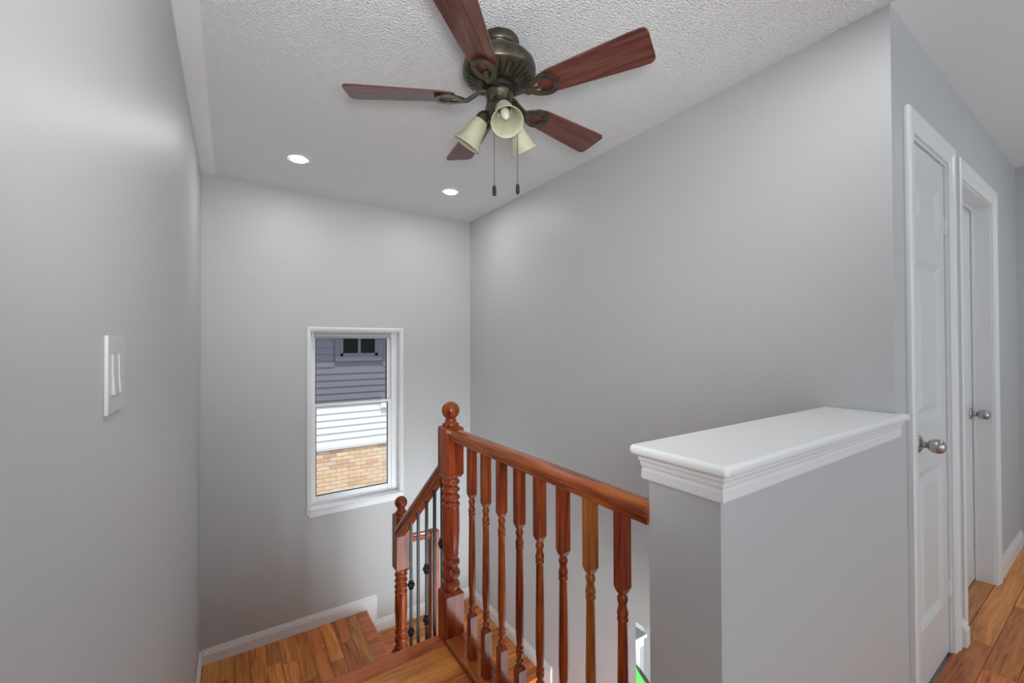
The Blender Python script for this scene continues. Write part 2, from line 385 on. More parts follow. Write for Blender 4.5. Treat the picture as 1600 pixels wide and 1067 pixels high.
# ------------------------------------------------------------------ staircase
def stairs():
    st = empty('staircase', (0,0,Z1))
    tag(st, 'brown wooden staircase turning down round two landings', 'stairs')
    inv = st.matrix_world.inverted()
    yl = 2.52; rise = .2025
    # three treads from the hall floor to the first landing
    for k in range(1,4):
        y0 = YN-.03+(k-1)*.25; z = -k*rise
        if k < 4:
            t = MB().sweep([(XL, y0+.14, z), (.86, y0+.14, z)], [(-.14,0),(.13,0),(.139,-.006),(.14,-.014),(.139,-.022),(.13,-.027),(-.14,-.027)])
            t.build('tread', 'nosing_wood', st, (.3, y0+.14, z))
    for k in range(4):
        y0 = YN-.03+k*.25
        box('riser', 'nosing_wood', XL, .855, y0-.018, y0, -(k+1)*rise, -k*rise-.027, st)
    # first landing
    x7 = .905
    l1 = box('landing', 'nosing_wood', XL, x7-.02, 2.49, LY, Z1-.10, Z1-.016, st)
    bpy.context.view_layer.update()
    lay(XL, x7-.088, 2.49, LY, Z1, l1, 'y', .088, (.35,.9))
    n = MB().sweep([(x7-.044, LY, Z1), (x7-.044, 2.49, Z1)], [(.044,0),(-.036,0),(-.042,-.003),(-.044,-.009),(-.044,-.021),(-.040,-.027),(.044,-.027)])
    n.build('nosing', 'nosing_wood', l1, (x7-.044, 3, Z1))
    box('riser', 'nosing_wood', x7-.036, x7-.02, 2.49, LY, Z2, Z1-.027, st)
    # second landing
    l2 = box('landing', 'nosing_wood', x7-.02, WX, 2.39, LY, Z2-.10, Z2-.016, st)
    bpy.context.view_layer.update()
    lay(x7-.02, WX, 2.455, LY, Z2, l2, 'x', .085, (.4,.9))
    n = MB().sweep([(x7-.02, 2.412, Z2), (WX, 2.412, Z2)][::-1], [(-.043,0),(.035,0),(.041,-.003),(.043,-.009),(.043,-.021),(.039,-.027),(-.043,-.027)])
    n.build('nosing', 'nosing_wood', l2, (1.4, 2.412, Z2))
    # lower flight towards the camera side
    for k in range(1,8):
        y1 = 2.40-(k-1)*.25; z = Z2-k*rise
        t = MB().sweep([(x7-.02, y1-.14, z), (WX, y1-.14, z)][::-1], [(-.14,0),(.13,0),(.139,-.006),(.14,-.014),(.139,-.022),(.13,-.027),(-.14,-.027)])
        t.build('tread', 'nosing_wood', st, (1.4, y1-.14, z))
    for k in range(8):
        y1 = 2.40-k*.25
        box('riser', 'nosing_wood', x7-.02, WX, y1, y1+.018, Z2-(k+1)*rise, Z2-k*rise-.027, st)
    # enclosed side below the upper flight
    m = MB(); m.box(.80, .86, YN-.05, 2.49, ZB, -.62).box(.80,.885, 2.49, 2.6, ZB, Z2)
    struct(m.build('wall_spine', 'wall_paint'), 'grey spine wall under the upper stair flight', 'wall')
    m = MB().prism([(YN-.03,-.03),(YN-.03,-.62),(2.49,-.93),(2.49,-.70)], .861, .879, Matrix(((0,0,1,0),(1,0,0,0),(0,1,0,0),(0,0,0,1))))
    m.build('stringer', 'cherry_y', st)
stairs()

# ------------------------------------------------------------------ half wall with cap
def halfwall():
    hx, hy = .803, .640
    struct(MB().box(hx, WX, DY, hy, -.215, 1.02).box(hx, .86, hy, 1.75, -.215, -.03).build('wall_half', 'wall_paint'), 'grey half wall under the white ledge cap', 'wall')
    cap = empty('ledge_cap', (1.3, .55, .985)); tag(cap, 'white wooden ledge cap on top of the grey half wall', 'ledge')
    o = .033
    poly = [(hx-o, DY-o), (1.868, DY-o), (1.868, DY), (WX, DY), (WX, hy+o), (hx-o, hy+o)]
    MB().prism(poly, 1.040, 1.0635).build('ledge_board', 'trim_white', cap, bevel=.010, seg=4)
    sec = [(0,0),(.010,0),(.0115,.003),(.0115,.022),(.010,.024),(.010,.028),(.0125,.032),(.0135,.040),(.0165,.046),(.0165,.0555),(0,.0555)]
    MB().sweep([(1.858, DY-e, .985), (hx-e, DY-e, .985), (hx-e, hy+e, .985), (WX, hy+e, .985)], [(-a, b) for a, b in sec]).build('moulding', 'trim_white', cap)
halfwall()

# ------------------------------------------------------------------ railings
def newel(parent, x, y, h, zs, cap_label=None, m='cherry_z'):
    """zs: base, low block top, lower collars top, vase top, upper block bottom, upper block top"""
    zb, z1, z2, z3, z4, z5 = zs
    b = MB(); r = h
    b.frustum(h, h, zb, z1-.012); b.frustum(h, h*.80, z1-.012, z1)
    def rings(za, zc, seq):
        return [(rr*r, za+(zc-za)*t) for rr, t in seq]
    prof = rings(z1-.002, z2, [(.72,0),(.88,.04),(.94,.12),(.88,.20),(.66,.25),(.64,.29),(.80,.34),(.94,.43),(.94,.50),(.84,.57),(.66,.62),(.64,.66),(.82,.71),(.93,.79),(.86,.86),(.68,.91),(.68,.94),(.82,1.0)])
    prof += rings(z2, z3, [(.80,.02),(.78,.06),(.84,.22),(.90,.50),(.90,.72),(.87,.92),(.86,.985)])
    prof += rings(z3, z4, [(.93,.0),(.93,.06),(.78,.09),(.72,.14),(.86,.19),(.95,.27),(.86,.34),(.67,.38),(.67,.42),(.84,.47),(.95,.54),(.84,.61),(.67,.65),(.67,.69),(.85,.74),(.95,.81),(.84,.88),(.68,.92),(.76,1.02)])
    b.lathe(prof, 28)
    b.frustum(h*.82, h, z4, z4+.014); b.frustum(h, h, z4+.014, z5-.006); b.frustum(h, h-.006, z5-.006, z5)
    o = b.build('newel_post', m, parent, bevel=.0015, seg=1); 
    o.parent = None; o.location = (x, y, 0); par(o, parent)
    br = .0395*h/.043
    f = MB(); zc = z5+.030+br
    pf = [(.75*h,z5-.004),(.88*h,z5+.004),(.86*h,z5+.012),(.60*h,z5+.018),(.55*h,z5+.022),(.64*h,z5+.026),(.52*h,z5+.031)]
    pf += [(br*math.cos(a), zc+br*math.sin(a)) for a in [math.radians(d) for d in range(-56, 91, 10)]] + [(.0004, zc+br)]
    f.lathe(pf, 28); fo = f.build('finial', m, None); fo.location = (x, y, 0); par(fo, o)
    return o
def block_post(b, h, z0, z1): b.frustum(h, h, z0, z1)
def baluster_mesh(z0, zt):
    b = MB(); h = .0157
    b.frustum(h, h, z0, .205); b.frustum(h, h*.62, .205, .217)
    p = [(.0095,.215),(.0100,.221),(.0135,.226),(.0135,.232),(.0095,.237),(.0090,.243),(.0115,.250),(.0130,.256),(.0130,.261),(.0105,.266),(.0130,.270),(.0130,.276),(.0108,.279),
         (.0110,.285),(.0138,.325),(.0145,.36),(.0140,.43),(.0125,.54),(.0118,.606),(.0140,.608),(.0140,.614),(.0118,.618),(.0140,.622),(.0142,.630),(.0120,.636),(.0105,.644),(.0112,.652),(.0135,.658),(.0135,.665),(.0105,.671),(.0100,.676)]
    b.lathe(p, 14)
    b.frustum(h*.62, h, .676, .692); b.frustum(h, h, .692, zt)
    return b
RAILSEC = [(-.020,-.025),(.020,-.025),(.022,-.012),(.030,-.004),(.031,.008),(.026,.018),(.014,.024),(0,.0255),(-.014,.024),(-.026,.018),(-.031,.008),(-.030,-.004),(-.022,-.012)]
def guard():
    g = empty('stair_railing', (.815, 1.2, 0)); tag(g, 'level red-brown wooden railing with turned balusters beside the half wall', 'railing')
    newel(g, .817, 1.728, .0430, (0, .215, .365, .585, .712, .935))
    h = MB().sweep([(0, .641-1.2, 0), (0, 1.690-1.2, 0)], RAILSEC).build('handrail', 'cherry_y', None); h.location = (.815, 1.2, .905); par(h, g)
    sp = MB().box(.772, .880, .641, 1.684, .001, .030).build('shoe_plate', 'cherry_y', g, (.826, 1.16, .015), bevel=.004)
    me = None
    for i in range(8):
        y = 1.524-.1132*i
        if me is None:
            o = baluster_mesh(.030, .882).build('baluster', 'cherry_z', None, bevel=.001, seg=1); me = o.data
        elif i == 6:
            o = baluster_mesh(.030, .882).build('baluster', 'amber_z', None, bevel=.001, seg=1); o['label'] = 'paler amber-brown baluster among redder neighbours'
        else:
            o = bpy.data.objects.new('baluster', me); COL.objects.link(o)
            bm_ = o.modifiers.new('bevel', 'BEVEL'); bm_.width = .001; bm_.segments = 1; bm_.limit_method = 'ANGLE'; bm_.angle_limit = math.radians(40)
        o.location = (.814, y, 0); o.rotation_euler = (0,0,(i%2)*PI); par(o, g)
guard()

def knuckle(b, z):
    pf = [(.0075,-.019),(.0125,-.0165),(.0125,-.012),(.0095,-.010),(.0170,-.005),(.0190,0),(.0170,.005),(.0095,.010),(.0125,.012),(.0125,.0165),(.0075,.019)]
    b.lathe([(r*1.12, z+t*1.3) for r, t in pf], 8, smooth=False)
def sloped():
    g = empty('stair_railing', (.85, 2.49, Z1)); tag(g, 'sloping red-brown handrail with black iron balusters down to the landing newel', 'railing')
    newel(g, .850, 2.490, .0405, (Z1, -.52, -.378, -.178, -.045, .288))
    def under(y): return .654-(y-1.86)*.842
    y0, y1 = 1.768, 2.452; zc = .034
    L = math.hypot(y1-y0, under(y1)-under(y0))
    sec = [(-.022,-.032),(.022,-.032),(.024,-.012),(.031,-.004),(.031,.010),(.025,.022),(.012,.029),(-.012,.029),(-.025,.022),(-.031,.010),(-.031,-.004),(-.024,-.012)]
    h = MB().sweep([(0,-L/2,0),(0,L/2,0)], sec).build('handrail', 'cherry_y', None)
    ym = (y0+y1)/2; h.location = (.83, ym, under(ym)+zc/math.cos(math.atan(.842))); h.rotation_euler = (-math.atan(.842),0,0); par(h, g)
    ys = [2.375, 2.27, 2.163, 2.046, 1.945, 1.855]
    for i, y in enumerate(ys[1:]):
        k = 1 if y < 1.99 else (2 if y < 2.24 else 3)
        zb = -k*.2025; zt = under(y)+.008
        b = MB().box(-.0065,.0065,-.0065,.0065, zb, zt)
        b.frustum(.014,.012, zb, zb+.014)
        o = b.build('iron_baluster', 'iron', None); o.location = (.832, y, 0); par(o, g)
        if i % 2 == 0:
            dz = {0:(-.028,-.286), 2:(.158,-.099), 4:(.362,.10)}[i]
            for z in dz:
                kb = MB(); knuckle(kb, 0); c = kb.build('collar', 'iron', None); c.location = (.832, y, z); par(c, o)
sloped()
def lower_rail():
    g = empty('stair_railing', (1.0, 2.43, Z2)); tag(g, 'short lower wooden rail and plain square post behind the iron balusters', 'railing')
    b = MB(); b.frustum(.027,.027, Z2, .155); b.frustum(.027,.022,.155,.160)
    o = b.build('newel_post', 'cherry_z', None, bevel=.002); o.location = (1.045, 2.455, 0); par(o, g)
    s = [(a*.85, z*.85) for a, z in RAILSEC]
    MB().sweep([(.892, 2.495, .130), (1.03, 2.465, .132)], s).build('handrail', 'cherry_y', g)
lower_rail()

# ------------------------------------------------------------------ doors
def frame_ring(x0, x1, z0, z1, y0, y1, w):   # inverted-U frame (sides + head)
    m = MB(); m.box(x0, x0+w, y0, y1, z0, z1-w).box(x1-w, x1, y0, y1, z0, z1-w).box(x0, x1, y0, y1, z1-w, z1); return m
def casing(parent, xi0, xi1, zi, w, y=DY):
    sec = [(0,0),(0,.010),(.012,.013),(w*.45,.014),(w*.6,.018),(w-.008,.019),(w,.015),(w,0)]
    P = [(xi0,y-e,0),(xi0,y-e,zi),(xi1,y-e,zi),(xi1,y-e,0)]
    # sections offset outwards (side) and towards the hall
    m = MB(); m.sweep(P, [(-a, b) for a, b in sec], upv=(0,-1,0)); return m.build('casing', 'trim_white', parent)
def panel_door(parent, x0, x1, z0, z1, yf, panels, th=.035):
    st = MB()
    zs = sorted(panels)                         # (pz0,pz1,px0,px1)
    cols = sorted({(p[2],p[3]) for p in panels})
    # stiles
    xe = [x0]+[v for c in cols for v in c]+[x1]
    for i in range(0, len(xe), 2): st.box(xe[i], xe[i+1], yf, yf+th, z0, z1)
    for c in cols:
        pz = sorted((p[0],p[1]) for p in panels if (p[2],p[3]) == c)
        ze = [z0]+[v for c2 in pz for v in c2]+[z1]
        for i in range(0, len(ze), 2): st.box(c[0], c[1], yf, yf+th, ze[i], ze[i+1])
    sl = st.build('door_slab', 'door_white', parent)
    for a, b, c, d in panels:
        m = MB(); i1, i2, i3 = .026, .034, .060; dp = .012
        def ring(i, y): return [(c+i,y,a+i),(d-i,y,a+i),(d-i,y,b-i),(c+i,y,b-i)]
        vs = ring(0,yf)+ring(i1,yf+dp)+ring(i2,yf+dp)+ring(i3,yf+.002)
        fs = [(k*4+j, k*4+(j+1)%4, (k+1)*4+(j+1)%4, (k+1)*4+j) for k in range(3) for j in range(4)]+[(12,13,14,15)]
        m.add(vs, fs); m.build('panel', 'door_white', sl)
    return sl
def knob(parent, x, yf, z, s=1.0, rose='rosette'):
    M = Matrix.Translation((x, yf, z)) @ Matrix.Rotation(PI/2, 4, 'X')    # local z -> -y
    k = MB().lathe([(.0005,0),(.031*s,0),(.031*s,.004),(.026*s,.008),(.018*s,.011),(.0145*s,.013)], 28, M).build('rosette', 'nickel', parent)
    prof = [(.014*s,.010),(.0128*s,.016),(.0125*s,.021)]
    for i in range(15):
        t = i/14; a = PI*t; zz = .022+.0225*s*(1-math.cos(a))*1.0; r = .0262*s*math.sin(a)**.8*(1+.06*math.cos(a-PI)) if 0 < i < 14 else .0006
        if i == 0: r = .010*s
        prof.append((max(r, .0006), zz+.0006*i))
    MB().lathe(prof, 28, M).build('knob', 'nickel', parent)
def hinge(parent, x, y, z):
    m = MB(); m.lathe([(.0055,-.045),(.0055,.045)], 10, Matrix.Translation((x,y,z))); m.box(x-.02,x-.001,y+.002,y+.006,z-.044,z+.044); m.box(x-.0065,x+.0065,y-.0065,y+.003,z-.016,z-.014).box(x-.0065,x+.0065,y-.0065,y+.003,z+.014,z+.016)
    m.build('hinge', 'trim_white', parent)
def doors():
    d = empty('door_1', (2.28, DY, 0)); struct(d, 'narrow white closet door with egg-shaped knob next to the half wall', 'door')
    frame_ring(2.035, 2.527, 0, 2.062, DY-.001, DY+.119, .016).build('jamb', 'trim_white', d)
    frame_ring(2.051, 2.511, 0, 2.046, DY+.045, DY+.06, .012).build('door_stop', 'trim_white', d)
    px0, px1 = 2.125, 2.440
    panel_door(d, 2.054, 2.508, .008, 2.042, DY+.006, [(.225,.815,px0,px1),(.995,1.615,px0,px1),(1.735,1.925,px0,px1)])
    casing(d, 2.040, 2.522, 2.055, .076)
    knob(d, 2.118, DY+.006, .925)
    hinge(d, 2.512, DY+.002, 1.80); hinge(d, 2.512, DY+.002, .26); 
    d = empty('door_2', (3.08, DY, 0)); struct(d, 'white panel door set deep in its frame towards the hall end', 'door')
    frame_ring(2.745, 3.425, 0, 2.050, DY-.001, DY+.119, .014).build('jamb', 'trim_white', d)
    frame_ring(2.759, 3.411, 0, 2.036, DY+.060, DY+.069, .012).build('door_stop', 'trim_white', d)
    a0, a1, b0, b1 = 2.855, 3.045, 3.125, 3.315
    P = []
    for c0, c1 in ((a0,a1),(b0,b1)): P += [(.22,.80,c0,c1),(.985,1.60,c0,c1),(1.72,1.92,c0,c1)]
    panel_door(d, 2.762, 3.408, .008, 2.033, DY+.071, P)
    casing(d, 2.750, 3.420, 2.044, .078)
    knob(d, 3.352, DY+.071, .915)
doors()

# ------------------------------------------------------------------ window
def window():
    x0, x1, z0, z1 = .487, 1.185, .045, 1.418
    w = empty('window_1', (.84, LY, z0)); struct(w, 'white vertical sliding window overlooking the neighbouring house', 'window')
    yf = LY+.062                                     # face of the frame
    def ring(name, a0, a1, c0, c1, ya, yb, l, r, b, t, m='vinyl_white', bev=.003, p=w):
        q = MB(); q.box(a0, a0+l, ya, yb, c0, c1).box(a1-r, a1, ya, yb, c0, c1).box(a0+l, a1-r, ya, yb, c0, c0+b).box(a0+l, a1-r, ya, yb, c1-t, c1)
        return q.build(name, m, p, bevel=bev)
    ring('jamb_liner', x0, x1, z0, z1, LY-.004, LY+.15, .010, .010, .010, .010, 'trim_white', .001)
    # interior casing
    q = MB(); cw = .022
    sec = [(0,0),(0,.008),(.006,.012),(cw-.006,.012),(cw,.008),(cw,0)]
    q.sweep([(x0+.002, LY-e, z0-.01), (x0+.002, LY-e, z1), (x1-.002, LY-e, z1), (x1-.002, LY-e, z0-.01)], [(-a, b) for a, b in sec], upv=(0,-1,0))
    q.build('casing', 'trim_white', w)
    # stool and apron
    q = MB(); q.box(x0-.005, x1+.02, LY-.022, LY+.06, z0+.018, z0+.034); q.build('stool', 'trim_white', w, bevel=.005)
    q = MB(); q.box(x0-.005, x1+.02, LY-.014, LY-e, z0-.030, z0+.018); q.build('apron', 'trim_white', w, bevel=.004)
    ring('frame', x0+.010, x1-.010, z0+.034, z1-.010, yf, LY+.15, .014, .050, .022, .022)
    xa, xb = x0+.024, x1-.060
    ym = .826
    up_ = ring('upper_sash', xa, xb, ym-.005, z1-.032, yf+.034, yf+.060, .034, .034, .03, .034)
    lo_ = ring('lower_sash', xa, xb, z0+.056, ym+.022, yf+.004, yf+.032, .034, .034, .046, .028)
    g1 = box('pane', 'glass_tinted', xa+.030, xb-.030, yf+.045, yf+.049, ym+.02, z1-.062, up_)
    g2 = box('pane', 'glass_clear', xa+.030, xb-.030, yf+.016, yf+.020, z0+.098, ym-.004, lo_)
    for o_, c0, c1, yy, pp in (('gasket', ym+.024, z1-.066, yf+.0345, up_), ('gasket', z0+.102, ym-.006, yf+.0045, lo_)):
        ring('gasket', xa+.034-.004, xb-.034+.004, c0-.004, c1+.004, yy-.002, yy+.012, .004, .004, .004, .004, 'dark_gap', 0, pp)
    # rolled shade at the head
    r = MB().lathe([(.0005,0),(.014,0),(.0165,.003),(.0165,.585),(.014,.588),(.0005,.588)], 16, Matrix.Translation((x0+.030, LY+.030, 1.378)) @ Matrix.Rotation(PI/2, 4, 'Y'))
    rs = r.build('roller_shade', 'shade_grey'); tag(rs, 'grey roller shade rolled up at the head of the stair window', 'blind')
    for xq in (x0+.018, x0+.618): MB().box(xq, xq+.012, LY+.012, LY+.048, 1.362, 1.40).build('bracket', 'trim_white', rs, bevel=.003)
window()

# ------------------------------------------------------------------ neighbouring house
def neighbour():
    YH = 7.7; zt = -.42                       # top of the brick
    h = empty('neighbour_house', (2, YH, -3)); tag(h, 'neighbouring house with pale siding over tan brick seen through the window', 'house')
    bpy.context.view_layer.update(); inv = h.matrix_world.inverted()
    wall = box('siding_wall', 'siding', -3, 7, YH+.02, YH+.2, zt, 2.35, h)
    bpy.context.view_layer.update(); winv = wall.matrix_world.inverted()
    lap = .1125; n = int((2.3-zt)/lap)
    wx0, wx1, wz0, wz1 = 1.56, 2.20, 1.12, 2.0
    me = {}
    def board(xa, xb, z):
        key = round(xb-xa, 3)
        if key not in me:
            l = xb-xa
            m_ = bpy.data.meshes.new('siding_board')
            v = [(0,0.004,0),(l,0.004,0),(l,-.013,.002),(0,-.013,.002),(0,.002,lap),(l,.002,lap)]
            v += [(0,-.015,.010),(l,-.015,.010)]
            m_.from_pydata([Vector(a)+Vector((0,.015,0)) for a in v], [], [(0,1,2,3),(3,2,7,6),(6,7,5,4),(0,4,5,1),(0,3,6,4),(1,5,7,2)]); m_.materials.append(MATS['siding']); me[key] = m_
        o = bpy.data.objects.new('siding_board', me[key]); COL.objects.link(o); o.location = (xa, YH, z); fast_par(o, wall, winv)
    for i in range(n):
        z = zt+i*lap
        if z+lap > wz0-.10 and z < wz1+.1:
            board(-3, wx0-.10, z); board(wx1+.10, 7, z)
        else: board(-3, 7, z)
    box('sill_band', 'house_frame', -3, 7, YH-.03, YH+.05, zt-.05, zt, h, bevel=.006)
    wn_ = empty('house_window', (wx0, YH, wz0)); par(wn_, h)
    fr = MB(); t = .085; y0, y1 = YH-.03, YH+.06
    # trim with mitred corners
    fr.sweep([(wx0-t/2,YH+.02,wz0-t/2),(wx0-t/2,YH+.02,wz1+t/2),(wx1+t/2,YH+.02,wz1+t/2),(wx1+t/2,YH+.02,wz0-t/2)], [(-t/2,-.01),(t/2,-.01),(t/2,.035),(t/2-.02,.045),(-t/2,.045)], closed=True, upv=(0,-1,0))
    fro = fr.build('window_trim', 'house_frame', wn_)
    q = MB(); q.box(wx0, wx0+.05, y0+.02, y1, wz0, wz1).box(wx1-.05, wx1, y0+.02, y1, wz0, wz1).box(wx0,wx1,y0+.02,y1,wz0,wz0+.05).box(wx0,wx1,y0+.02,y1,wz1-.05,wz1)
    xm = (wx0+wx1)/2; q.box(xm-.022, xm+.022, y0+.025, y1, wz0, wz1); q.build('window_sash', 'house_frame', wn_)
    box('pane', 'house_pane', wx0+.05, xm-.022, YH+.002, YH+.008, wz0+.05, wz1-.05, wn_); box('pane', 'house_pane', xm+.022, wx1-.05, YH+.002, YH+.008, wz0+.05, wz1-.05, wn_)
    # eave
    m = MB().box(-3.4, 7.4, YH-.50, YH+.3, 2.22, 2.26).box(-3.4, 7.4, YH-.53, YH-.50, 2.18, 2.36); m.build('eave', 'eave', h)
    m = MB().prism([(YH-.56,2.36),(YH+3,4.2),(YH+3,4.1),(YH-.5,2.26)], -3.4, 7.4, Matrix(((0,0,1,0),(1,0,0,0),(0,1,0,0),(0,0,0,1)))); m.build('roof', 'shade_grey', h)
    # bricks
    bw = box('brick_wall', 'mortar', -3, 7, YH+.012, YH+.2, -3.2, zt-.05, h)
    bpy.context.view_layer.update(); binv = bw.matrix_world.inverted()
    bm_ = bpy.data.meshes.new('brick'); L_, H_, D_ = .190, .057, .06
    c = .003; v = []
    for (i, y) in ((0,D_),(0,c),(c,0)): v += [(i,y,i),(L_-i,y,i),(L_-i,y,H_-i),(i,y,H_-i)]
    f = [(8,9,10,11)]+[(k*4+j,k*4+(j+1)%4,(k+1)*4+(j+1)%4,(k+1)*4+j) for k in range(2) for j in range(4)]
    bm_.from_pydata(v, [], f); bm_.materials.append(MATS['brick'])
    rest = MB(); cnt = 0
    for r_ in range(24):
        z = zt-.05-.067*(r_+1)+.005
        for q_ in range(-8, 26):
            x = q_*.2+(.1 if r_ % 2 else 0)+.003
            if .9 < x < 2.75 and r_ < 19:
                o = bpy.data.objects.new('brick', bm_); COL.objects.link(o); o.location = (x, YH+random.uniform(-.002,.002), z); fast_par(o, bw, binv); cnt += 1
            else: rest.add([(a+x, b_+YH, c_+z) for a,b_,c_ in v], f)
    ro = rest.build('bricks', 'brick', bw); ro['kind'] = 'stuff'
    # small white utility box on the siding
    u = empty('utility_box', (2.30, YH-.03, .30)); tag(u, 'small white utility box with dark port on the neighbouring siding', 'box')
    box('housing', 'utility_white', 2.25, 2.42, YH-.05, YH-.012, .18, .40, u, bevel=.006); box('port', 'shade_grey', 2.30, 2.36, YH-.055, YH-.05, .28, .34, u)
    g = MB().box(-6, 10, LY+.2, YH+.3, -3.3, -3.2).build('ground', 'ground'); struct(g, 'ground strip between the two houses', 'ground')
neighbour()

# ------------------------------------------------------------------ recessed lights
def pot(x, y, label):
    p = empty('recessed_light', (x, y, CEIL)); tag(p, label, 'ceiling light', 'recessed ceiling lights')
    Mx = Matrix.Translation((x, y, CEIL))
    MB().lathe([(.043,-.0005),(.0435,-.004),(.049,-.004),(.053,-.0005)], 32, Mx, caps=False).build('trim_ring', 'ceiling_smooth', p)
    MB().lathe([(.0435,-.0005),(.0435,-.0035),(.0005,-.0038)], 32, Mx, caps=False).build('lens', 'pot_lens', p)
pot(.339, 2.873, 'lit round recessed ceiling light nearer the left wall')
pot(1.358, 2.867, 'lit round recessed ceiling light nearer the long right wall')
pot(.339, .600, 'added, unseen lit round recessed ceiling light in front of the fan, above the light switch')  # lamp added above the view to brighten walls and floor
pot(1.330, .500, 'added, unseen lit round recessed ceiling light above the half wall')  # second added lamp above the view, brightening the right wall
pot(3.30, -.45, 'added, unseen lit round recessed hall ceiling light opposite the deep-set door')  # extra hall lamp, added out of view as fill

# ------------------------------------------------------------------ light switch
def switch():
    s = empty('light_switch', (XL, .985, 1.247)); tag(s, 'white double rocker light switch plate on the left wall', 'light switch')
    y0, y1, z0, z1 = .922, 1.052, 1.182, 1.312
    MB().box(XL, XL+.0058, y0, y1, z0, z1).build('plate', 'plate_white', s, bevel=.002)
    yc = (y0+y1)/2; zc = (z0+z1)/2
    for k in (-1, 1):
        c = yc+k*.023
        box('rocker_frame', 'shade_grey', XL+.0055, XL+.0064, c-.0185, c+.0185, zc-.0355, zc+.0355, s)
        M = MB(); a, b, d0 = .0165, .0335, XL+.006
        M.add([(d0,c-a,zc-b),(d0,c+a,zc-b),(d0,c+a,zc+b),(d0,c-a,zc+b),(d0+.004,c-a,zc-b),(d0+.004,c+a,zc-b),(d0+.0015,c+a,zc+b),(d0+.0015,c-a,zc+b),(d0+.0018,c-a,zc),(d0+.0018,c+a,zc)],
              [(0,3,2,1),(4,5,9,8),(8,9,6,7),(0,1,5,4),(2,3,7,6),(1,2,6,9,5),(3,0,4,8,7)])
        M.build('rocker', 'plate_white', s)
switch()

